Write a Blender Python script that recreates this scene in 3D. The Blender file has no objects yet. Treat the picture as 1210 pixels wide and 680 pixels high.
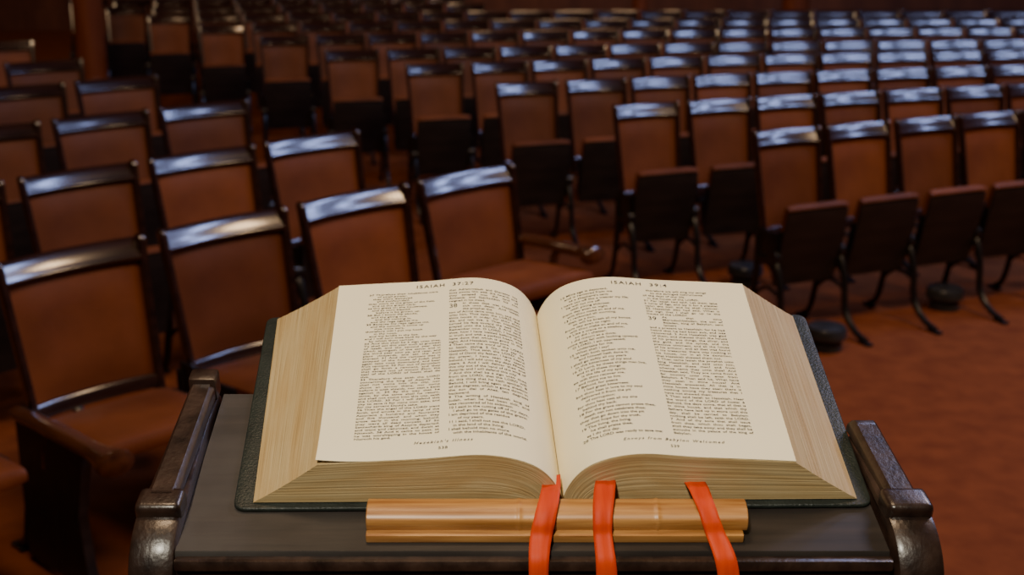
import bpy, bmesh, math, random
from mathutils import Matrix, Vector, Euler
random.seed(7)
C = bpy.context.scene.collection
PI = math.pi
FPX = 1600.0
HC = 1.82
TH = math.atan(470/1600.0)
CT, ST = math.cos(TH), math.sin(TH)
HTOP = 0.96

# ---------------------------------------------------------------- materials
def new_mat(name):
    m = bpy.data.materials.new(name); m.use_nodes = True
    nt = m.node_tree; b = nt.nodes['Principled BSDF']
    return m, nt, b
def mat_noise(name, c1, c2, rough=0.5, scale=8, coat=0.0, bump=0.0, stretch=(1,1,1), spec=0.5, metal=0.0, bscale=None, detail=6, coat_rough=0.15, rvar=0.0, lo=.32, hi=.68, per_object=0.0):
    m, nt, b = new_mat(name)
    tc = nt.nodes.new('ShaderNodeTexCoord'); mp = nt.nodes.new('ShaderNodeMapping')
    mp.inputs['Scale'].default_value = stretch
    nt.links.new(tc.outputs['Object'], mp.inputs['Vector'])
    n = nt.nodes.new('ShaderNodeTexNoise'); n.inputs['Scale'].default_value = scale; n.inputs['Detail'].default_value = detail
    nt.links.new(mp.outputs['Vector'], n.inputs['Vector'])
    r = nt.nodes.new('ShaderNodeValToRGB')
    r.color_ramp.elements[0].position = lo; r.color_ramp.elements[1].position = hi
    r.color_ramp.elements[0].color = (*c1, 1); r.color_ramp.elements[1].color = (*c2, 1)
    nt.links.new(n.outputs['Fac'], r.inputs['Fac'])
    col = r.outputs['Color']
    if per_object:
        oi = nt.nodes.new('ShaderNodeObjectInfo'); hs = nt.nodes.new('ShaderNodeHueSaturation')
        mr0 = nt.nodes.new('ShaderNodeMapRange'); mr0.inputs[3].default_value = 1-per_object; mr0.inputs[4].default_value = 1+per_object
        nt.links.new(oi.outputs['Random'], mr0.inputs[0]); nt.links.new(mr0.outputs[0], hs.inputs['Value']); nt.links.new(col, hs.inputs['Color']); col = hs.outputs['Color']
    nt.links.new(col, b.inputs['Base Color'])
    b.inputs['Roughness'].default_value = rough
    b.inputs['Specular IOR Level'].default_value = spec
    b.inputs['Metallic'].default_value = metal
    b.inputs['Coat Weight'].default_value = coat
    b.inputs['Coat Roughness'].default_value = coat_rough
    if rvar:
        mr = nt.nodes.new('ShaderNodeMapRange'); mr.inputs[3].default_value = rough-rvar; mr.inputs[4].default_value = rough+rvar
        nt.links.new(n.outputs['Fac'], mr.inputs[0]); nt.links.new(mr.outputs[0], b.inputs['Roughness'])
    if bump:
        n2 = nt.nodes.new('ShaderNodeTexNoise'); n2.inputs['Scale'].default_value = bscale or scale*4; n2.inputs['Detail'].default_value = 4
        nt.links.new(mp.outputs['Vector'], n2.inputs['Vector'])
        bp = nt.nodes.new('ShaderNodeBump'); bp.inputs['Strength'].default_value = bump; bp.inputs['Distance'].default_value = 0.004
        nt.links.new(n2.outputs['Fac'], bp.inputs['Height']); nt.links.new(bp.outputs['Normal'], b.inputs['Normal'])
    return m
M = {}
M['leather'] = mat_noise('brown_leather', (0.115,0.030,0.008), (0.20,0.058,0.016), 0.55, 4, bump=0.15, bscale=120, spec=.3, per_object=.28)
M['wood'] = mat_noise('dark_chair_wood', (0.014,0.005,0.004), (0.036,0.013,0.008), 0.24, 5, coat=1.0, stretch=(1,6,6), coat_rough=0.12)
M['armwood'] = mat_noise('brown_arm_wood', (0.050,0.017,0.007), (0.11,0.038,0.014), 0.25, 5, coat=1.0, stretch=(6,1,6), coat_rough=0.12)
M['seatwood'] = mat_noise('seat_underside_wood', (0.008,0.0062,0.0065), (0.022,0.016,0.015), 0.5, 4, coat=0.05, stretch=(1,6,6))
M['iron'] = mat_noise('black_cast_iron', (0.006,0.006,0.007), (0.014,0.013,0.014), 0.35, 14, bump=0.1)
M['vent'] = mat_noise('dark_painted_metal', (0.02,0.021,0.024), (0.035,0.036,0.04), 0.3, 14)
M['floor'] = mat_noise('red_brown_carpet', (0.150,0.037,0.010), (0.220,0.060,0.016), 0.75, 10, bump=0.4, bscale=130, spec=.12, detail=14, lo=.30, hi=.70)
M['wall'] = mat_noise('dark_wall_panelling', (0.09,0.028,0.013), (0.17,0.058,0.024), 0.6, 3, stretch=(2,1,.4))
M['ceil'] = mat_noise('dim_plaster', (0.12,0.09,0.07), (0.16,0.12,0.09), 0.8, 3)
M['pillar'] = mat_noise('red_brown_column_wood', (0.16,0.042,0.016), (0.24,0.07,0.026), 0.45, 3, stretch=(4,4,.6), coat=.2)
M['lectern'] = mat_noise('old_dark_lectern_wood', (0.010,0.005,0.004), (0.042,0.022,0.015), 0.36, 12, coat=0.35, stretch=(4,3,3), bump=0.14, bscale=60, coat_rough=0.22, rvar=.12, detail=12)
M['honey'] = mat_noise('honey_wood', (0.26,0.10,0.022), (0.50,0.245,0.070), 0.42, 9, coat=0.15, stretch=(1.2,22,22), coat_rough=.3, detail=9)
M['cover'] = mat_noise('black_green_leather_cover', (0.009,0.012,0.010), (0.020,0.026,0.022), 0.45, 30, bump=0.3, bscale=420, spec=.4)
M['ribbon'] = mat_noise('orange_red_satin', (0.50,0.034,0.003), (0.62,0.052,0.005), 0.55, 160, stretch=(1,.06,.06), spec=.2)
M['ink'] = mat_noise('printing_ink', (0.022,0.018,0.015), (0.036,0.030,0.026), 0.8, 5)

# worn lectern top: dark wood rubbed grey towards the left side
m, nt, b = new_mat('worn_lectern_top')
tc = nt.nodes.new('ShaderNodeTexCoord')
def mapn(sc, scale, det):
    mp = nt.nodes.new('ShaderNodeMapping'); mp.inputs['Scale'].default_value = sc
    n = nt.nodes.new('ShaderNodeTexNoise'); n.inputs['Scale'].default_value = scale; n.inputs['Detail'].default_value = det
    nt.links.new(tc.outputs['Object'], mp.inputs['Vector']); nt.links.new(mp.outputs['Vector'], n.inputs['Vector']); return n
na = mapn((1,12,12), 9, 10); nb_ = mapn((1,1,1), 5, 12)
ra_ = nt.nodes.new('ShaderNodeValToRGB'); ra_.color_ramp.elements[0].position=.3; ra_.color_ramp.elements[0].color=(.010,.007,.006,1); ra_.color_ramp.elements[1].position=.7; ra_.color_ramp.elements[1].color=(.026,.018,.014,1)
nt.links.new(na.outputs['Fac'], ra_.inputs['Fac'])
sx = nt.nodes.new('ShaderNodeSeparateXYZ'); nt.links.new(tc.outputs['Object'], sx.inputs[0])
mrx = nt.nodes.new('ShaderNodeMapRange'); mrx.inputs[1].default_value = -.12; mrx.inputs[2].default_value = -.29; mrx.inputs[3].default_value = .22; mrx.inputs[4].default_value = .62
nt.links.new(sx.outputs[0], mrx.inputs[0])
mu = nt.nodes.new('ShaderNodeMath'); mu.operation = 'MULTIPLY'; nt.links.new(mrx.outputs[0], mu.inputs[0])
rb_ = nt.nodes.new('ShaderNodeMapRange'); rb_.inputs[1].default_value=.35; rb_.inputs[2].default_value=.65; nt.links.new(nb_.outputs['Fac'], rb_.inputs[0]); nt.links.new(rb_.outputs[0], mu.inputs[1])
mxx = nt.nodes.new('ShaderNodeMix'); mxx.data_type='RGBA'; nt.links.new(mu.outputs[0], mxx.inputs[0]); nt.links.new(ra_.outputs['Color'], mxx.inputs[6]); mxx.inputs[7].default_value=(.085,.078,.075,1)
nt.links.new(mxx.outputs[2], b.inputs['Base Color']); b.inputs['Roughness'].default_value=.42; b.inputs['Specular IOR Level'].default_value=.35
bp = nt.nodes.new('ShaderNodeBump'); bp.inputs['Strength'].default_value=.12; bp.inputs['Distance'].default_value=.002
nt.links.new(na.outputs['Fac'], bp.inputs['Height']); nt.links.new(bp.outputs['Normal'], b.inputs['Normal'])
M['lecttop'] = m

m, nt, b = new_mat('cream_paper')
tc = nt.nodes.new('ShaderNodeTexCoord'); n = nt.nodes.new('ShaderNodeTexNoise'); n.inputs['Scale'].default_value = 14
r = nt.nodes.new('ShaderNodeValToRGB'); r.color_ramp.elements[0].color = (0.84,0.75,0.51,1); r.color_ramp.elements[1].color = (0.89,0.81,0.57,1)
nt.links.new(tc.outputs['Object'], n.inputs['Vector']); nt.links.new(n.outputs['Fac'], r.inputs['Fac']); nt.links.new(r.outputs['Color'], b.inputs['Base Color'])
b.inputs['Roughness'].default_value = 0.7; b.inputs['Specular IOR Level'].default_value = 0.2
M['paper'] = m
def edge_mat(name, sx, sy, dark, mid, light):
    m, nt, b = new_mat(name)
    uv = nt.nodes.new('ShaderNodeUVMap'); uv.uv_map = 'UVMap'
    def noise(ax, ay, det):
        mp = nt.nodes.new('ShaderNodeMapping'); mp.inputs['Scale'].default_value = (ax, ay, 1)
        n = nt.nodes.new('ShaderNodeTexNoise'); n.inputs['Scale'].default_value = 1.0; n.inputs['Detail'].default_value = det
        nt.links.new(uv.outputs['UV'], mp.inputs['Vector']); nt.links.new(mp.outputs['Vector'], n.inputs['Vector']); return n
    n = noise(sx, sy, 2); nb = noise(1.0, 40, 3)
    mixf = nt.nodes.new('ShaderNodeMath'); mixf.operation = 'MULTIPLY_ADD'; mixf.inputs[1].default_value = .75
    m2 = nt.nodes.new('ShaderNodeMath'); m2.operation = 'MULTIPLY'; m2.inputs[1].default_value = .25
    nt.links.new(nb.outputs['Fac'], m2.inputs[0]); nt.links.new(n.outputs['Fac'], mixf.inputs[0]); nt.links.new(m2.outputs[0], mixf.inputs[2])
    r = nt.nodes.new('ShaderNodeValToRGB')
    e = r.color_ramp.elements; e[0].position = .32; e[0].color = (*dark,1); e[1].position = .60; e[1].color = (*light,1)
    x = e.new(.44); x.color = (*mid,1)
    nt.links.new(mixf.outputs[0], r.inputs['Fac'])
    n3 = noise(5, 4, 4)
    mx = nt.nodes.new('ShaderNodeMix'); mx.data_type = 'RGBA'; mx.blend_type = 'MULTIPLY'; mx.inputs[0].default_value = .4
    r3 = nt.nodes.new('ShaderNodeValToRGB'); r3.color_ramp.elements[0].position=.35; r3.color_ramp.elements[0].color = (.82,.64,.38,1); r3.color_ramp.elements[1].position=.6; r3.color_ramp.elements[1].color = (1,1,1,1)
    nt.links.new(n3.outputs['Fac'], r3.inputs['Fac']); nt.links.new(r.outputs['Color'], mx.inputs[6]); nt.links.new(r3.outputs['Color'], mx.inputs[7])
    nt.links.new(mx.outputs[2], b.inputs['Base Color'])
    b.inputs['Roughness'].default_value = 0.5
    bp = nt.nodes.new('ShaderNodeBump'); bp.inputs['Strength'].default_value = .25; bp.inputs['Distance'].default_value = .0004
    nt.links.new(mixf.outputs[0], bp.inputs['Height']); nt.links.new(bp.outputs['Normal'], b.inputs['Normal'])
    return m
M['edges'] = edge_mat('worn_gilt_page_edges', 4.0, 210, (0.22,0.14,0.055), (0.42,0.30,0.14), (0.56,0.44,0.245))

# ---------------------------------------------------------------- mesh helpers
def link_mesh(name, bm, mat, parent=None, smooth=True):
    bmesh.ops.recalc_face_normals(bm, faces=bm.faces)
    me = bpy.data.meshes.new(name); bm.to_mesh(me); bm.free()
    me.materials.append(mat)
    if smooth:
        for p in me.polygons: p.use_smooth = True
        try: me.set_sharp_from_angle(angle=math.radians(38))
        except Exception: pass
    o = bpy.data.objects.new(name, me); C.objects.link(o)
    if parent: o.parent = parent
    return o
def box(bm, c, s, rot=None, bev=0.0, seg=2, fn=None):
    t = bmesh.new(); bmesh.ops.create_cube(t, size=1)
    for v in t.verts: v.co = Vector((v.co.x*s[0], v.co.y*s[1], v.co.z*s[2]))
    if bev: bmesh.ops.bevel(t, geom=list(t.edges), offset=bev, segments=seg, profile=.6, affect='EDGES')
    for v in t.verts:
        p = v.co.copy()
        if rot: p.rotate(Euler(rot))
        p += Vector(c)
        v.co = fn(p) if fn else p
    me = bpy.data.meshes.new('t'); t.to_mesh(me); t.free(); bm.from_mesh(me); bpy.data.meshes.remove(me)
def tube(bm, pts, rad, n=10, sx=1.0, caps=True, fn=None):
    pts = [Vector(p) for p in pts]
    if not isinstance(rad, (list, tuple)): rad = [rad]*len(pts)
    rings = []
    up = Vector((1,0,0))
    for i, p in enumerate(pts):
        d = (pts[min(i+1,len(pts)-1)] - pts[max(i-1,0)]).normalized()
        u = up if abs(d.dot(up)) < .9 else Vector((0,0,1))
        a = (u - d*u.dot(d)).normalized(); b2 = d.cross(a)
        ring = []
        for k in range(n):
            an = 2*PI*k/n
            q = p + a*math.cos(an)*rad[i]*sx + b2*math.sin(an)*rad[i]
            ring.append(bm.verts.new(fn(q) if fn else q))
        rings.append(ring)
    for i in range(len(rings)-1):
        for k in range(n):
            bm.faces.new((rings[i][k], rings[i][(k+1)%n], rings[i+1][(k+1)%n], rings[i+1][k]))
    if caps:
        bm.faces.new(rings[0]); bm.faces.new(rings[-1])
def extr_x(bm, prof, xs, fn):
    rings = [[bm.verts.new(fn(x, a, b_)) for a, b_ in prof] for x in xs]
    n = len(prof)
    for i in range(len(rings)-1):
        for k in range(n):
            bm.faces.new((rings[i][k], rings[i][(k+1)%n], rings[i+1][(k+1)%n], rings[i+1][k]))
    bm.faces.new(rings[0]); bm.faces.new(rings[-1])
def lathe(bm, prof, c=(0,0,0), n=28):
    rings = []
    for r_, z in prof:
        rings.append([bm.verts.new((c[0]+r_*math.cos(2*PI*k/n), c[1]+r_*math.sin(2*PI*k/n), c[2]+z)) for k in range(n)])
    for i in range(len(rings)-1):
        for k in range(n):
            bm.faces.new((rings[i][k], rings[i][(k+1)%n], rings[i+1][(k+1)%n], rings[i+1][k]))
    bm.faces.new(rings[0]); bm.faces.new(rings[-1])
def smooth_path(pts, k=6):
    out = []
    P = [Vector(p) for p in pts]
    for i in range(len(P)-1):
        p0 = P[max(i-1,0)]; p1 = P[i]; p2 = P[i+1]; p3 = P[min(i+2,len(P)-1)]
        for j in range(k):
            t = j/k
            out.append(0.5*((2*p1)+(p2-p0)*t+(2*p0-5*p1+4*p2-p3)*t*t+(3*p1-p0-3*p2+p3)*t**3))
    out.append(P[-1]); return out
def empty(name, label, cat, loc=(0,0,0), rot=(0,0,0), group=None):
    o = bpy.data.objects.new(name, None); C.objects.link(o)
    o.empty_display_size = .05
    o.location = loc; o.rotation_euler = rot; o['label'] = label; o['category'] = cat
    if group: o['group'] = group
    return o
def copy_tree(root, label, group):
    c = root.copy(); C.objects.link(c); c['label'] = label; c['group'] = group
    for ch in list(root.children):
        d = ch.copy(); C.objects.link(d); d.parent = c
        for g in list(ch.children):
            e_ = g.copy(); C.objects.link(e_); e_.parent = d
    return c

# ---------------------------------------------------------------- room
def structure(name, bm, mat):
    o = link_mesh(name, bm, mat, None, False); o['kind'] = 'structure'; return o
bm = bmesh.new(); box(bm, (1.5, 7, -.05), (21, 23, .1)); structure('floor', bm, M['floor'])
bm = bmesh.new(); box(bm, (1.5, 18.55, 3.5), (21, .1, 7.2)); structure('wall_back', bm, M['wall'])
bm = bmesh.new(); box(bm, (-9.05, 7, 3.5), (.1, 23, 7.2)); structure('wall_left', bm, M['wall'])
bm = bmesh.new(); box(bm, (12.05, 7, 3.5), (.1, 23, 7.2)); structure('wall_right', bm, M['wall'])
bm = bmesh.new(); box(bm, (1.5, 7, 7.15), (21, 23, .1)); structure('ceiling', bm, M['ceil'])
bm = bmesh.new(); box(bm, (1.5, 18.47, .14), (21, .05, .28), bev=.01); structure('baseboard_back', bm, M['wall'])

# ---------------------------------------------------------------- chairs
def bk(x, z, d):
    k = 1 - .10*(0.86-z)/.44
    return Vector((x*k, -(0.86-z)*0.2 - d - .024*(x/.22)**2, z))
XS = [-.207 + .414*i/12 for i in range(13)]
def leg_bm(s):
    bm = bmesh.new(); x = s*.222
    f = 1.1
    tube(bm, smooth_path([(x,-.10,.44),(x,-.10,.33),(x,-.085,.2),(x,-.05,.06),(x,.0,.014)],5), [.019]*5+[.017]*5+[.015]*5+[.014]*6, 8, f)
    tube(bm, smooth_path([(x,-.11,.34),(x,-.22,.34),(x,-.27,.24),(x,-.29,.11),(x,-.36,.04),(x,-.44,.014)],5), [.018]*8+[.017]*10+[.015]*8, 8, f)
    tube(bm, smooth_path([(x,-.08,.16),(x,-.17,.22),(x,-.275,.2)],5), .009, 6, f)
    box(bm, (x,.0,.007), (.04,.07,.014), bev=.005); box(bm, (x,-.435,.007), (.04,.07,.014), bev=.005)
    tube(bm, [(x-.02,-.22,.36),(x+.02,-.22,.36)], .032, 14)
    box(bm, (x,-.165,.39), (.012,.14,.15), bev=.004)
    return bm
def arm_parts(root, s, z, fwd, x=None, plate=False, k=1.0):
    x = s*.222 if x is None else x
    bm = bmesh.new()
    pts = smooth_path([(x,-.085,z-.005),(x,-.20,z),(x,-.34,z+.002),(x,-fwd+.05,z+.002),(x,-fwd,z)],5)
    tube(bm, pts, [q*k for q in [.016]*8+[.018]*6+[.021,.026,.030,.031,.029,.023,.010]], 18, 1.45)
    tube(bm, smooth_path([(x,-.24,.33),(x,-.25,z-.06),(x,-.28,z-.01)],4), .015, 8, 1.2)
    link_mesh('armrest', bm, M['armwood'], root)
    if plate:
        bm = bmesh.new()
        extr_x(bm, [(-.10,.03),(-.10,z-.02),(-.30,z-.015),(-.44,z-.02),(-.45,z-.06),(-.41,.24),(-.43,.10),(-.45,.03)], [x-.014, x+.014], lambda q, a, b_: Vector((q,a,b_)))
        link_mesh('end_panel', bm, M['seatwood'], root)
def make_chair(seat_down, legs=(1,), arm=None, seat_z=.415):
    root = empty('auditorium_chair', '', 'chair')
    for s in (-1, 1):
        bm = bmesh.new()
        prof = [(-.009,-.017),(.009,-.017),(.012,-.010),(.012,.012),(.008,.018),(-.008,.018),(-.012,.012),(-.012,-.010)]
        zs = [.37,.42,.6,.8,.840,.852,.858]; sc = [1,1,1,1,1,.85,.45]
        rings = [[bm.verts.new(bk(s*.217+a*q, z, b_*q)) for a, b_ in prof] for z, q in zip(zs, sc)]
        for i in range(len(rings)-1):
            for k in range(8): bm.faces.new((rings[i][k], rings[i][(k+1)%8], rings[i+1][(k+1)%8], rings[i+1][k]))
        bm.faces.new(rings[0]); bm.faces.new(rings[-1])
        link_mesh('back_post', bm, M['wood'], root)
    bm = bmesh.new()
    prof = [(.786,-.010),(.786,.012),(.790,.016),(.795,.0175),(.800,.0165),(.803,.0135),(.814,.0085),(.826,.003),(.838,-.0045),(.846,-.0115),(.849,-.017),(.847,-.022),(.840,-.025)]
    extr_x(bm, prof, XS, lambda x, a, b_: bk(x, a, b_))
    link_mesh('top_rail', bm, M['wood'], root)
    bm = bmesh.new()
    prof = [(.415,-.010),(.415,.010),(.42,.014),(.45,.014),(.455,.010),(.455,-.010)]
    extr_x(bm, prof, XS, lambda x, a, b_: bk(x, a, b_))
    link_mesh('bottom_rail', bm, M['wood'], root)
    bm = bmesh.new(); nx, nz = 12, 10; fr = []
    for j in range(nz+1):
        z = .453 + .335*j/nz
        fr.append([bm.verts.new(bk(-.206+.412*i/nx, z, -.002+.012*min(1,6*min(i,nx-i)/nx)*min(1,6*min(j,nz-j)/nz))) for i in range(nx+1)])
    for j in range(nz):
        for i in range(nx): bm.faces.new((fr[j][i], fr[j][i+1], fr[j+1][i+1], fr[j+1][i]))
    link_mesh('back_panel', bm, M['leather'], root)
    bm = bmesh.new()
    prof = [(.453,-.010),(.453,-.004),(.788,-.004),(.788,-.010)]
    extr_x(bm, prof, XS, lambda x, a, b_: bk(x, a, b_))
    link_mesh('back_board', bm, M['wood'], root)
    if seat_down:
        rot = Matrix.Translation((0,-.29,seat_z)) @ Matrix.Rotation(math.radians(-3),4,'X')
    else:
        rot = Matrix.Translation((0,-.235,.405)) @ Matrix.Rotation(math.radians(-77),4,'X')
    def sf(p): return rot @ p
    xs = [-.203,-.200,-.185,-.16]+[-.13+.26*i/8 for i in range(9)]+[.16,.185,.200,.203]
    def rnd(x): return 1-.035*max(0,(abs(x)-.14)/.063)**2
    bm = bmesh.new()
    prof = [(.16,.0),(.16,.022),(.14,.032),(.0,.036),(-.13,.038),(-.160,.036),(-.176,.029),(-.182,.016),(-.183,.0),(-.180,-.012),(-.172,-.017),(-.164,.0)]
    def cf(x, a, b_):
        k = 1 - .35*max(0,(abs(x)-.15)/.053)**2
        return sf(Vector((x, a*(rnd(x) if a < 0 else 1), b_*k)))
    extr_x(bm, prof, xs, cf)
    seat = link_mesh('seat', bm, M['leather'], root)
    bm = bmesh.new()
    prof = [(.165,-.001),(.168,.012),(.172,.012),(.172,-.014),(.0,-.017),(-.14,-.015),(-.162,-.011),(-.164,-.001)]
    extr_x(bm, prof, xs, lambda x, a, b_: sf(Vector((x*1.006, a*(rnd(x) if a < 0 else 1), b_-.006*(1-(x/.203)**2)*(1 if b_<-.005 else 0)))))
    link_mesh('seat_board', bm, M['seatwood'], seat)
    for s in (-1,1):
        bm = bmesh.new(); box(bm, (s*.208,.03,.002), (.010,.20,.040), bev=.003, fn=sf); link_mesh('hinge_bracket', bm, M['iron'], seat)
    for s in legs: link_mesh('leg', leg_bm(s), M['iron'], root)
    bm = bmesh.new(); tube(bm, [(-.215,-.10,.385),(0,-.10,.385),(.215,-.10,.385)], .009, 8)
    link_mesh('cross_rod', bm, M['iron'], root)
    if arm: arm_parts(root, *arm)
    return root
protos = {'down': make_chair(True, (-1,)), 'down_end': make_chair(True, (-1,1), (1,.585,.47,None,False,1.2), .50), 'down_arm': make_chair(True, (-1,), (-1,.45,.62,-.235,True,1.15), .40), 'fold': make_chair(False), 'fold_end': make_chair(False, (-1,1)), 'foldl': make_chair(False,(-1,))}
used = set()
ORD = ['first','second','third','fourth','fifth','sixth','seventh','eighth','ninth','tenth','eleventh','twelfth','thirteenth','fourteenth','fifteenth','sixteenth','seventeenth','eighteenth','nineteenth','twentieth','twenty-first','twenty-second','twenty-third','twenty-fourth','twenty-fifth','twenty-sixth']
def place(kind, x, y, a, label, group, sx=1.0):
    p = protos[kind]
    if kind in used: o = copy_tree(p, label, group)
    else:
        used.add(kind); o = p; o['label'] = label; o['group'] = group
    o.location = (x, y, 0); o.rotation_euler = (0,0,a); o.scale = (sx,1,1)
    return o
def top_world(px, py):
    Z = FPX*(HTOP/CT)/(py+130.0)
    return (px-605)/FPX*Z, (Z-HTOP*ST)/CT
def proj(x, y, z):
    dy, dz = y, z-HC
    Zc = dy*CT - dz*ST; Yc = dy*ST + dz*CT
    return 605+FPX*x/Zc, 340-FPX*Yc/Zc
n_ch = 0
rj = random.Random(3)
Lend = [(545,200,44),(364,158,42),(237,120,39),(135,90,36),(50,70,33),(-4,47,31)]
for k, (px, py, ang) in enumerate(Lend):
    x, y = top_world(px, py); a = math.radians(ang); i = 0
    while i < 7:
        u, v = proj(x, y, .86)
        if u < -190: break
        kind = {0:'down_end',3:'down_arm'}.get(i,'down') if k == 0 else ('fold_end' if i == 0 else 'foldl')
        st = 'brown leather chair, seat down' if k == 0 else 'brown leather chair, dark frame'
        place(kind, x, y, a+math.radians(rj.uniform(-1,1)), '%s, %s from the aisle, %s row left of it' % (st, ORD[i], ORD[k]), 'auditorium chairs left of the aisle'); n_ch += 1
        g = .508 + (.10 if (k == 0 and i == 3) else 0)
        x -= g*math.cos(a+.01); y -= g*math.sin(a+.01); a += math.radians(.6); i += 1
Rst = [(925,150,25),(760,120,21),(620,95,18),(512,73,15),(415,57,13),(335,40,12),(262,27,11),(200,16,10)]
rows = [(top_world(a_, b_), c_) for a_, b_, c_ in Rst]
(x7,y7),_ = rows[-1]
for j in range(1,3): rows.append(((x7-.57*j, y7+.82*j), 10))
for k, ((x, y), ang) in enumerate(rows):
    a = math.radians(ang); i = 0
    umax = 1240 if k < 8 else 560
    while i < 26:
        u, v = proj(x, y, .86)
        if u > umax: break
        S = (.39 if i == 0 else .366) if k else (.370 if i < 2 else .356)
        if u > -40 and proj(x, y, .35)[1] > 0:
            place('fold_end' if i == 0 else 'fold', x, y, a+math.radians(rj.uniform(-.5,.5)), 'dark framed chair, seat tipped, %s from the aisle, %s row right of it' % (ORD[i], ORD[k]), 'auditorium chairs right of the aisle', .75 if k else .735); n_ch += 1
        da = math.radians(.75 if a > .03 else 0)
        x += S*math.cos(a-da/2); y += S*math.sin(a-da/2); a -= da; i += 1
print('CHAIRS', n_ch)

# floor ventilators under the seats
def floor_world(px, py):
    Z = FPX*(HC/CT)/(py+130.0)
    return (px-605)/FPX*Z, (Z-HC*ST)/CT
vent = None
for k, (px, py, lab) in enumerate([(975,412,'under the aisle chair of first right row'),(1115,364,'under the third chair of first right row'),(880,336,'beside the aisle chair of second right row')]):
    x, y = floor_world(px, py)
    lab = 'dark domed metal floor ventilator ' + lab
    if vent is None:
        vent = empty('floor_ventilator', lab, 'vent', group='floor ventilators')
        bm = bmesh.new(); lathe(bm, [(.065,0),(.07,.004),(.066,.03),(.06,.055)]); link_mesh('stem', bm, M['vent'], vent)
        bm = bmesh.new(); lathe(bm, [(.080,.05),(.084,.055),(.084,.085),(.076,.098),(.05,.106),(.02,.109),(.001,.11)]); link_mesh('cap', bm, M['vent'], vent)
        v = vent
    else: v = copy_tree(vent, lab, 'floor ventilators')
    v.location = (x, y, 0)

# columns at the rear
for k, (x, y, r_, lab) in enumerate([(-3.50, 11.35, .125, 'red-brown wooden column rising behind the left chairs'), (1.42, 15.3, .09, 'dark slim column at the far rear, middle of the hall'), (3.15, 15.3, .15, 'dark column at the far rear right')]):
    t = empty('column', lab, 'column', (x,y,0))
    bm = bmesh.new(); lathe(bm, [(r_*.95,.3),(r_,.32),(r_*.92,6.6)]); link_mesh('shaft', bm, M['pillar'], t)
    bm = bmesh.new(); lathe(bm, [(r_*1.3,0),(r_*1.3,.2),(r_*1.15,.26),(r_*1.0,.32)]); link_mesh('column_base', bm, M['pillar'], t)
    bm = bmesh.new(); lathe(bm, [(r_*.95,6.6),(r_*1.5,6.9),(r_*1.5,7.1)]); link_mesh('capital', bm, M['pillar'], t)

# ---------------------------------------------------------------- lectern
BE = math.radians(14.7); CB, SB = math.cos(BE), math.sin(BE)
OL = Vector((.016, 1.078, 1.303))
LB = Vector((.016, 1.15, 0))
lect = empty('lectern', 'dark wooden lectern with raised side rails holding the open book', 'lectern', LB)
def S(u, v, n): return OL + Vector((u, v*CB - n*SB, v*SB + n*CB)) - LB
VE = {-1: .172, 1: .105}
def uc(s, v):
    return -.317+.02*(v+.03) if s < 0 else .323-.105*(v+.03)
bm = bmesh.new()
extr_x(bm, [(-.057,-.003),(-.055,0),(.170,0),(.170,-.016),(-.057,-.016)], [-1,-.5,0,.5,1], lambda x, a, b_: S((-1 if x<0 else 1)*abs(x)*(.298 if x<0 else (.300-.06*max(0,a))), a, b_))
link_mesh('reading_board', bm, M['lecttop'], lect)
def cheek(s):
    bm = bmesh.new()
    ve = VE[s]
    pr = [(ve,-.03),(ve,-.002),(ve-.008,.004)] + [(ve+(-.02-ve)*q,.005+.009*q) for q in (.3,.6,.85,1)]
    pts = [S(0,v,n) for v, n in pr]
    c = S(0,-.020,-.044)
    a0 = math.radians(104.7)
    for i in range(1,13):
        a_ = a0 + (PI-a0)*i/12
        pts.append(c + Vector((0, math.cos(a_)*.058, math.sin(a_)*.058)))
    zf = c.z; fy = c.y-.058
    pts += [Vector((0,fy,zf-.06)), Vector((0,fy+.012,zf-.08)), Vector((0,fy+.014,zf-.10)), Vector((0,fy+.05,zf-.25)), Vector((0,fy+.055,.10)), Vector((0,pts[0].y,.10))]
    t = bmesh.new()
    prof = [(p.y, p.z) for p in pts]
    extr_x(t, prof, [-.020, .020], lambda x, a, b_: Vector((x, a, b_)))
    bmesh.ops.recalc_face_normals(t, faces=t.faces)
    ed = [e for e in t.edges if abs(e.verts[0].co.x - e.verts[1].co.x) < 1e-6]
    bmesh.ops.bevel(t, geom=ed, offset=.006, segments=2, profile=.5, affect='EDGES')
    for v in t.verts:
        vv = (v.co.y + LB.y - OL.y)
        k = 1 - (.35*min(1,max(0,vv/.10)) if v.co.z > .9 else 0)
        v.co.x = v.co.x*k + uc(s, vv)
    me = bpy.data.meshes.new('t'); t.to_mesh(me); t.free(); bm.from_mesh(me); bpy.data.meshes.remove(me)
    return link_mesh('side_panel', bm, M['lectern'], lect)
def along(s): return lambda p: S(p.x+uc(s,p.y), p.y, p.z)
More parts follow.
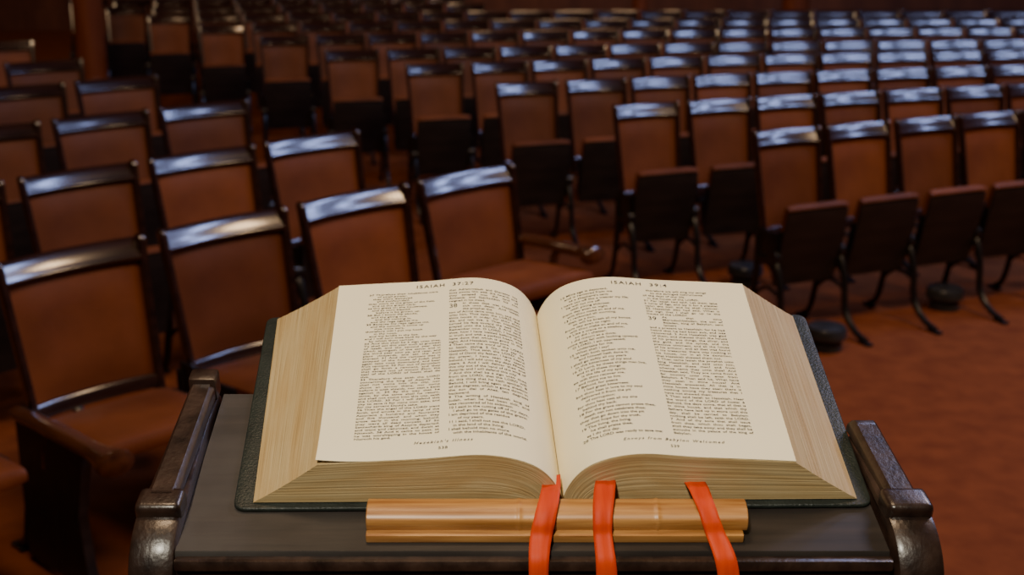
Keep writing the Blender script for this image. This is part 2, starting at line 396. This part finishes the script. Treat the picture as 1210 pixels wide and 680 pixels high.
for s in (-1, 1):
    ck = cheek(s); ve = VE[s]
    bm = bmesh.new()
    sec = [(-.013,.0),(-.0135,.011),(-.0125,.013),(-.009,.0165),(.009,.0165),(.0125,.013),(.0135,.011),(.013,.0)]
    vs_ = [-.010,.02,.06,.09] + ([.12,.145] if s < 0 else []) + [ve-.008, ve-.002, ve]
    extr_x(bm, sec, vs_, lambda v, a, b_: S(a*(1-.12*max(0,v)/.17)+uc(s,v), v, .001+(b_+(.007 if s < 0 else .005))*(1 if v < ve-.004 else (.8 if v < ve-.001 else .5))))
    link_mesh('side_rail', bm, M['lectern'], lect)
    if s < 0:
        bm = bmesh.new(); box(bm, (0,ve-.010,.017), (.027,.020,.026), bev=.004, seg=2, fn=along(s)); link_mesh('rail_end_block', bm, M['lectern'], lect)
    bm = bmesh.new(); box(bm, (0,-.014,.0135), (.039,.028,.022), bev=.006, seg=3, fn=along(s))
    link_mesh('rail_collar', bm, M['lectern'], lect)
bm = bmesh.new()
f0 = S(0,-.057,0)
for dy, dz, sy, sz in ((.0,-.009,.016,.010),(.006,-.020,.016,.010),(.013,-.034,.016,.018),(.020,-.052,.014,.018)):
    box(bm, (.002, f0.y+dy, f0.z+dz), (.600, sy, sz), bev=.0030, seg=2)
link_mesh('front_moulding', bm, M['lectern'], lect)
bm = bmesh.new(); box(bm, (.002, f0.y+.035, (f0.z-.05+.1)/2), (.600,.02,f0.z-.05-.1)); link_mesh('front_panel', bm, M['lectern'], lect)
fb = S(0,.168,0); bm = bmesh.new(); box(bm, (0, fb.y-.014, (fb.z-.02+.1)/2), (.584,.02,fb.z-.02-.1)); link_mesh('back_panel', bm, M['lectern'], lect)
bm = bmesh.new(); box(bm, (0,(f0.y+fb.y)/2,.05), (.72,.36,.10), bev=.012); link_mesh('plinth', bm, M['lectern'], lect)

# book rest strip in front of the book
rest = empty('book_rest', 'honey coloured rounded wooden bar lying before the open book', 'book rest', S(.022,-.0245,.0003)+LB, (BE,0,0))
bm = bmesh.new(); box(bm, (-.002,-.0025,.004), (.318,.037,.0078), bev=.0012); link_mesh('base_strip', bm, M['honey'], rest)
bm = bmesh.new()
prof = [(.0145,.008),(.015,.016)]+[(.015*math.cos(t), .0155+.0085*math.sin(t)) for t in [PI*i/10*.98+.1 for i in range(0,10)]]+[(-.015,.013),(-.014,.008)]
def barf(x, a, b_):
    j = math.exp(-((x+.032)/.0018)**2)*.035 + math.exp(-((x-.085)/.0018)**2)*.035
    e_ = .94 if abs(x) > .1605 else 1
    return Vector((x, a*(e_+j), .008+(b_-.008)*(e_+j)))
extr_x(bm, prof, [-.161,-.1602,-.1,-.05]+[-.038+.001*q for q in range(13)]+[0,.04]+[.079+.001*q for q in range(13)]+[.12,.1602,.161], barf)
link_mesh('rounded_bar', bm, M['honey'], rest)

# ---------------------------------------------------------------- book
YAW = math.radians(.6)
book = empty('open_book', 'large open bible with cream pages, worn gilt edges and red ribbons', 'book', S(.022,.003,.0004)+LB)
book.rotation_euler = (Matrix.Rotation(BE,3,'X') @ Matrix.Rotation(YAW,3,'Z')).to_euler()
LEN = .298
GS = .05
def gut(v): return .006 - GS*v
def zpage(t, u):
    u0 = (1-t)*.034
    x = max(0, u-u0)
    z = .0055 + .0425*t*(1-math.exp(-x/.0155)) + .0045*t*math.exp(-((u-.068)/.035)**2)
    z += .003*t*(1-math.exp(-x/.002))
    return z - .005*t*max(0,(u-.10)/.105)**1.5
def u1(t): return .263 - .058*t
def leaf(t, n=44):
    u0 = (1-t)*.034; ue = u1(t)
    return [u0+(ue-u0)*((i/n)**1.9) for i in range(n+1)]
def shx(s, u, v):
    q = s*u + gut(v)*max(0, 1-u/.20)
    if s < 0: q -= .020*(v/LEN)*max(0,(u-.12)/.143)**1.5
    return q
NL = 60
def block(s):
    bm = bmesh.new(); uvl = bm.loops.layers.uv.new('UVMap')
    rnd = [random.uniform(-.0002,.0002) for _ in range(NL+1)]
    rn2 = [random.uniform(-.0002,.0002) for _ in range(NL+1)]
    rnd[-1] = rn2[-1] = 0
    near, far = [], []
    n = 44
    for j in range(NL+1):
        t = j/NL; L_ = leaf(t, n)
        ra, rb = [], []
        for i, u in enumerate(L_):
            z = zpage(t, u)
            uu = u + (rn2[j] if i == n else 0)
            ra.append(bm.verts.new((shx(s,uu,0), rnd[j], z))); rb.append(bm.verts.new((shx(s,uu,LEN), LEN+rnd[j], z)))
        near.append(ra); far.append(rb)
    def quad(vs, uvs):
        f = bm.faces.new(vs)
        for l, q in zip(f.loops, uvs): l[uvl].uv = q
    for j in range(NL):
        for i in range(n):
            uvs = [(i/n,j/NL),((i+1)/n,j/NL),((i+1)/n,(j+1)/NL),(i/n,(j+1)/NL)]
            quad((near[j][i],near[j][i+1],near[j+1][i+1],near[j+1][i]), uvs)
            quad((far[j][i],far[j][i+1],far[j+1][i+1],far[j+1][i]), uvs)
        quad((near[j][n],far[j][n],far[j+1][n],near[j+1][n]), [(2,j/NL),(2.6,j/NL),(2.6,(j+1)/NL),(2,(j+1)/NL)])
    for i in range(n):
        for row in (0, NL):
            quad((near[row][i],near[row][i+1],far[row][i+1],far[row][i]), [(i/n,row/NL),((i+1)/n,row/NL),((i+1)/n,row/NL),(i/n,row/NL)])
    return link_mesh('page_block', bm, M['edges'], book)
for s in (-1, 1):
    b_ = block(s); b_['label'] = ('left' if s < 0 else 'right') + ' page block with worn gilt edges'
def page_z(s, u, v):
    z = zpage(1, abs(u)) + .0009
    if s < 0:
        d = max(0, 1-math.hypot((abs(u)-.206)/.05, (v-.0)/.05)); z += .005*d*d
    return z
pages = {}
for s in (-1, 1):
    bm = bmesh.new(); n = 80; mrow = 24
    g = []
    for j in range(mrow+1):
        v = .0005+(LEN-.002)*j/mrow
        row = []
        for i in range(n+1):
            u = .0003+.2053*((i/n)**1.5)
            row.append(bm.verts.new((shx(s,u,v), v, page_z(s, u, v))))
        g.append(row)
    for j in range(mrow):
        for i in range(n): bm.faces.new((g[j][i], g[j][i+1], g[j+1][i+1], g[j+1][i]))
    r0 = bmesh.ops.extrude_face_region(bm, geom=list(bm.faces))
    for v in r0['geom']:
        if isinstance(v, bmesh.types.BMVert): v.co.z -= .0004
    pages[s] = link_mesh('open_page', bm, M['paper'], book)
    pages[s]['label'] = ('left' if s < 0 else 'right') + ' open page printed in two columns'
# cover boards with rounded corners
def board(bm, xi, xn, xf, y0, y1, z0, z1, r_):
    pts = [(xi,y0),(xn,y0),(xf,y1),(xi,y1)]
    def corner(c, a, b2):
        c = Vector((*c,0)); d1 = (Vector((*a,0))-c).normalized(); d2 = (Vector((*b2,0))-c).normalized()
        return [ (c + d1*r_*(1-t)**2 + d2*r_*t**2) for t in [q/7 for q in range(8)] ]
    out = [Vector((xi,y0,0))] + corner(pts[1], pts[0], pts[2]) + corner(pts[2], pts[1], pts[3]) + [Vector((xi,y1,0))]
    t = bmesh.new()
    lo = [t.verts.new((p.x,p.y,z0)) for p in out]; hi = [t.verts.new((p.x,p.y,z1)) for p in out]
    t.faces.new(lo); t.faces.new(hi)
    for i in range(len(out)): t.faces.new((lo[i], lo[(i+1)%len(out)], hi[(i+1)%len(out)], hi[i]))
    bmesh.ops.recalc_face_normals(t, faces=t.faces)
    ed = [e for e in t.edges if abs(e.verts[0].co.z-e.verts[1].co.z) < 1e-6]
    bmesh.ops.bevel(t, geom=ed, offset=(z1-z0)*.4, segments=3, profile=.5, affect='EDGES')
    me = bpy.data.meshes.new('t'); t.to_mesh(me); t.free(); bm.from_mesh(me); bpy.data.meshes.remove(me)
bm = bmesh.new()
board(bm, -.026, -.280, -.295, -.007, LEN+.006, .0002, .0044, .012)
board(bm, .026, .276, .277, -.007, LEN+.006, .0002, .0044, .012)
box(bm, (0, LEN/2, .0014), (.062, LEN+.012, .0026), bev=.001)
link_mesh('cover', bm, M['cover'], book)
for s in (-1, 1):
    bm = bmesh.new(); box(bm, (s*.146, LEN/2, .0049), (.232, LEN-.002, .0010), bev=.0003); link_mesh('endpaper', bm, M['edges'], book)
# ribbons draped over the bar
def ribbon(ub, du, w, ph, n0=.026, tws=.12):
    path = [(.02,n0-.004),(.004,n0),(-.006,n0+.003),(-.016,.0293),(-.028,.0292),(-.038,.0267),(-.0465,.0198),(-.0515,.0115),(-.060,.0060),(-.070,-.001),(-.0765,-.016),(-.087,-.05),(-.112,-.15)]
    P = smooth_path([(0,a_,b2) for a_, b2 in path], 6)
    bm = bmesh.new(); rows_ = []
    for i, p in enumerate(P):
        q = i/(len(P)-1)
        cx = ub + du*q + .0022*math.sin(q*7+ph)
        tw = tws*math.sin(q*6+ph)
        ww = w*(1-.07*math.sin(q*9+ph*2))
        row = []
        for k in range(7):
            f_ = k/6-.5; a_ = f_*ww
            row.append(bm.verts.new((cx+a_*math.cos(tw), p.y-.0006*math.cos(f_*PI*2+ph), p.z + .0004*math.cos(f_*PI*3+ph))))
        rows_.append(row)
    for i in range(len(rows_)-1):
        for k in range(6): bm.faces.new((rows_[i][k], rows_[i][k+1], rows_[i+1][k+1], rows_[i+1][k]))
    o = link_mesh('ribbon_marker', bm, M['ribbon'], book)
    md = o.modifiers.new('s','SOLIDIFY'); md.thickness = .00025
ribbon(-.004,-.014,.0175,0.0,.022)
ribbon(.041,-.003,.0170,1.2,.026)
ribbon(.116,.028,.0170,2.0,.024)

# ---------------------------------------------------------------- printed text
L1 = ["""27 Therefore their inhabitants were
      of small power,
   they were dismayed
      and confounded:
they were as the grass of the field,
   and as the green herb,
as the grass on the housetops,
   and as corn blasted
      before it be grown up.""",
"""28 But I know thy abode,
   and thy going out,
      and thy coming in,
   and thy rage against me.
29 Because thy rage against me,
   and thy tumult, is come up
      into mine ears,
therefore will I put my hook
      in thy nose,
   and my bridle in thy lips,
and I will turn thee back by the way
   by which thou camest.""",
"""J30 And this shall be a sign unto thee, Ye shall eat this year such as groweth of itself; and the second year that which springeth of the same: and in the third year sow ye, and reap, and plant vineyards, and eat the fruit thereof. 31 And the remnant that is escaped of the house of Judah shall again take root downward, and bear fruit upward: 32 For out of Jerusalem shall go forth a remnant, and they that escape out of mount Zion: the zeal of the LORD of hosts shall do this.""",
"""J33 Therefore thus saith the LORD concerning the king of Assyria, He shall not come into this city, nor shoot an arrow there, nor come before it with shields, nor cast a bank against it. 34 By the way that he came, by the same shall he return, and shall not come into this city, saith the LORD. 35 For I will defend this city to save it for mine own sake, and for my servant David's sake.""",
"""J36 Then the angel of the LORD went forth, and smote in the camp of the Assyrians a hundred and fourscore and five thousand: and when they arose early in the morning, behold, they were all dead corpses. 37 So Sennacherib king of Assyria departed, and went and returned, and dwelt at Nineveh. 38 And it came to pass, as he was worshipping in the house of Nisroch his god,"""]
L2 = ["""Jthat Adrammelech and Sharezer his sons smote him with the sword; and they escaped into the land of Armenia: and Esarhaddon his son reigned in his stead.""",
"""#38""",
"""JIn those days was Hezekiah sick unto death. And Isaiah the prophet the son of Amoz came unto him, and said unto him, Thus saith the LORD, Set thine house in order: for thou shalt die, and not live. 2 Then Hezekiah turned his face toward the wall, and prayed unto the LORD, 3 And said, Remember now, O LORD, I beseech thee, how I have walked before thee in truth and with a perfect heart, and have done that which is good in thy sight. And Hezekiah wept sore.""",
"""J4 Then came the word of the LORD to Isaiah, saying, 5 Go, and say to Hezekiah, Thus saith the LORD, the God of David thy father, I have heard thy prayer, I have seen thy tears: behold, I will add unto thy days fifteen years. 6 And I will deliver thee and this city out of the hand of the king of Assyria: and I will defend this city.""",
"""J7 And this shall be a sign unto thee from the LORD, that the LORD will do this thing that he hath spoken; 8 Behold, I will bring again the shadow of the degrees, which is gone down in the sun dial of Ahaz, ten degrees backward.""",
"""J9 The writing of Hezekiah king of Judah, when he had been sick, and was recovered of his sickness:""",
"""10 I said in the cutting off of my days,
   I shall go to the gates of the grave:
I am deprived of the residue
      of my years.
11 I said, I shall not see the LORD,
   in the land of the living:
I shall behold man no more
   with the inhabitants of the world."""]
R1 = ["""12 Mine age is departed,
   and is removed from me
      as a shepherd's tent:
I have cut off like a weaver my life:
   he will cut me off
      with pining sickness:
from day even to night
   wilt thou make an end of me.""",
"""13 I reckoned till morning,
   that, as a lion,
      so will he break all my bones:
from day even to night
   wilt thou make an end of me.
14 Like a crane or a swallow,
      so did I chatter:
   I did mourn as a dove:
mine eyes fail with looking upward:
   O LORD, I am oppressed;
      undertake for me.""",
"""15 What shall I say?
   he hath both spoken unto me,
      and himself hath done it:
I shall go softly all my years
   in the bitterness of my soul.
16 O Lord, by these things men live,
   and in all these things
      is the life of my spirit:
so wilt thou recover me,
   and make me to live.""",
"""17 Behold, for peace
      I had great bitterness:
but thou hast in love to my soul
   delivered it from the pit
      of corruption:
for thou hast cast all my sins
   behind thy back.
18 For the grave cannot praise thee,
   death can not celebrate thee:
they that go down into the pit
   cannot hope for thy truth.
19 The living, the living,
      he shall praise thee,
   as I do this day.""",
"""20 The LORD was ready to save me:"""]
R2 = ["""   therefore we will sing my songs
      to the stringed instruments
all the days of our life
   in the house of the LORD.""",
"""J21 For Isaiah had said, Let them take a lump of figs, and lay it for a plaister upon the boil, and he shall recover. 22 Hezekiah also had said, What is the sign that I shall go up to the house of the LORD?""",
"""#39""",
"""JAt that time Merodachbaladan, the son of Baladan, king of Babylon, sent letters and a present to Hezekiah: for he had heard that he had been sick, and was recovered. 2 And Hezekiah was glad of them, and shewed them the house of his precious things, the silver, and the gold, and the spices, and the precious ointment, and all the house of his armour, and all that was found in his treasures: there was nothing in his house, nor in all his dominion, that Hezekiah shewed them not.""",
"""J3 Then came Isaiah the prophet unto king Hezekiah, and said unto him, What said these men? and from whence came they unto thee? And Hezekiah said, They are come from a far country unto me, even from Babylon. 4 Then said he, What have they seen in thine house? And Hezekiah answered, All that is in mine house have they seen: there is nothing among my treasures that I have not shewed them.""",
"""J5 Then said Isaiah to Hezekiah, Hear the word of the LORD of hosts: 6 Behold, the days come, that all that is in thine house, and that which thy fathers have laid up in store until this day, shall be carried to Babylon: nothing shall be left, saith the LORD. 7 And of thy sons that shall issue from thee, which thou shalt beget, shall they take away; and they shall be eunuchs in the palace of the king of Babylon."""]
dg = bpy.context.evaluated_depsgraph_get
def text_mesh(body, size, width=0, align='LEFT', lead=1.15, spc=1.0, off=.015, shear=0.0):
    cu = bpy.data.curves.new('txt', 'FONT'); cu.body = body; cu.size = size; cu.resolution_u = 2
    cu.space_line = lead; cu.space_character = spc; cu.shear = shear
    cu.align_x = align; cu.offset = size*off
    if width: cu.text_boxes[0].width = width
    o = bpy.data.objects.new('txt', cu); C.objects.link(o)
    bpy.context.view_layer.update()
    me = bpy.data.meshes.new_from_object(o.evaluated_get(dg()))
    vs = [v.co.copy() for v in me.vertices]; fs = [tuple(p.vertices) for p in me.polygons]
    bpy.data.objects.remove(o); bpy.data.curves.remove(cu); bpy.data.meshes.remove(me)
    return vs, fs
SZ = 0.0047
SC = 100.0
def column(chunks, colw):
    V, F = [], []; y = 0; size = SZ*SC; ind = 0
    for ch in chunks:
        if ch[0] == '#':
            vs, fs = text_mesh(ch[1:], size*2.2, off=.0)
            b0 = len(V); V += [Vector((p.x*.85, p.y+y-size*1.15, 0)) for p in vs]; F += [tuple(i+b0 for i in f) for f in fs]
            ind = 1; continue
        parts = []
        if ch[0] == 'J':
            body = ch[1:]
            if ind:
                w = body.split(' '); parts.append((' '.join(w[:13]), 'J', size*3.0)); body = ' '.join(w[13:]); ind = 0
            parts.append((body, 'J', 0))
        else: parts.append((ch, 'L', 0))
        for body, al, off in parts:
            vs, fs = text_mesh(body, size, colw*SC-off if al == 'J' else 0, 'JUSTIFY' if al == 'J' else 'LEFT')
            if not vs: continue
            b0 = len(V); mn = min(p.y for p in vs)
            V += [Vector((p.x+off, p.y+y, 0)) for p in vs]; F += [tuple(i+b0 for i in f) for f in fs]
            nl = round((-mn)/(size*1.15))
            y -= size*1.15*(nl+1)
    return V, F, -y
VT, VB = .276, .030
def build_text(s, cols, head, foot, num):
    V, F = [], []
    def add(vs, fs, mapf):
        b0 = len(V)
        for p in vs:
            u, v = mapf(p); V.append(Vector((shx(s,abs(u),v), v, page_z(s, u, v)+.00035)))
        F.extend(tuple(i+b0 for i in f) for f in fs)
    colw = .0725
    starts = (-.176, -.0955) if s < 0 else (.021, .1015)
    for cs, ch in zip(starts, cols):
        vs, fs, hh = column(ch, colw)
        k = (VT-VB)*SC/hh; print('column fill', k)
        add(vs, fs, lambda p: (cs+p.x/SC, VT-.004+p.y*k/SC))
    mid = s*.1
    for body, sz, v, sp, sh in ((head,.0084,.2825,1.25,0),(foot,.0050,.0205,1.35,.3),(num,.0050,.0115,1.1,0)):
        vs, fs = text_mesh(body, sz*SC, 0, 'CENTER', 1, sp, .010, sh)
        add(vs, fs, lambda p: (mid+p.x/SC, v+p.y/SC))
    me = bpy.data.meshes.new('printed_text'); me.from_pydata([tuple(v) for v in V], [], F); me.materials.append(M['ink'])
    o = bpy.data.objects.new('printed_text', me); C.objects.link(o); o.parent = pages[s]
build_text(-1, (L1, L2), 'ISAIAH  37:27', "Hezekiah's Illness", '538')
build_text(1, (R1, R2), 'ISAIAH  39:4', 'Envoys from Babylon Welcomed', '539')

# ---------------------------------------------------------------- lights
def area(name, loc, target, size, energy, col, sizey=None):
    l = bpy.data.lights.new(name, 'AREA'); l.energy = energy; l.color = col; l.size = size
    if sizey: l.shape = 'RECTANGLE'; l.size_y = sizey
    o = bpy.data.objects.new(name, l); C.objects.link(o); o.location = loc
    o.rotation_euler = (Vector(target)-Vector(loc)).to_track_quat('-Z','Y').to_euler()
    return o
def spot(name, loc, target, energy, col, ang, blend, rad):
    l = bpy.data.lights.new(name, 'SPOT'); l.energy = energy; l.color = col; l.spot_size = math.radians(ang); l.spot_blend = blend; l.shadow_soft_size = rad
    o = bpy.data.objects.new(name, l); C.objects.link(o); o.location = loc
    o.rotation_euler = (Vector(target)-Vector(loc)).to_track_quat('-Z','Y').to_euler()
spot('book_key_light', (-.45, -.75, 3.35), (.03, 1.2, 1.35), 325, (1,.92,.74), 19, .5, .10)  # added spot aimed at the open pages, no real lamp stands here
for k, (x, y) in enumerate([(4.4,5.6),(7.4,5.6),(4.4,7.8),(7.4,7.8)]):
    area('rail_highlight_%s' % 'abcd'[k], (x, y, 6.95), (x, y, 0), 2.2, 125, (.42,.53,1.0), .7)  # added panels under the closed ceiling, for blue highlights on the chair rails
area('warm_right', (3.0, 3.6, 4.6), (2.6, 5.0, 0), .9, 95, (1,.66,.36))  # added warm light for the right chairs and floor, no fixture hangs here
area('warm_left', (-.5, 1.5, 5.0), (-1.4, 5.2, .5), 1.0, 95, (1,.68,.40))
area('warm_rear', (1.0, 13.0, 6.0), (1.0, 17.5, 0.5), 1.5, 110, (1,.62,.34))  # added to brighten the back wall
area('warm_rear_left', (-3.6, 8.0, 5.5), (-4.2, 11.5, 1.0), 1.0, 60, (1,.62,.34))  # added to light the left column
w = bpy.data.worlds.new('World'); bpy.context.scene.world = w; w.use_nodes = True
w.node_tree.nodes['Background'].inputs[0].default_value = (.5,.45,.5,1); w.node_tree.nodes['Background'].inputs[1].default_value = .02

# ---------------------------------------------------------------- camera
cd = bpy.data.cameras.new('camera'); cam = bpy.data.objects.new('camera', cd); C.objects.link(cam)
cam.location = (0,0,HC); cam.rotation_euler = (PI/2-TH,0,0)
cd.sensor_width = 36; cd.lens = FPX/1210*36; cd.clip_start = .05
cd.dof.use_dof = True; cd.dof.focus_distance = 1.27; cd.dof.aperture_fstop = 7
bpy.context.scene.camera = cam
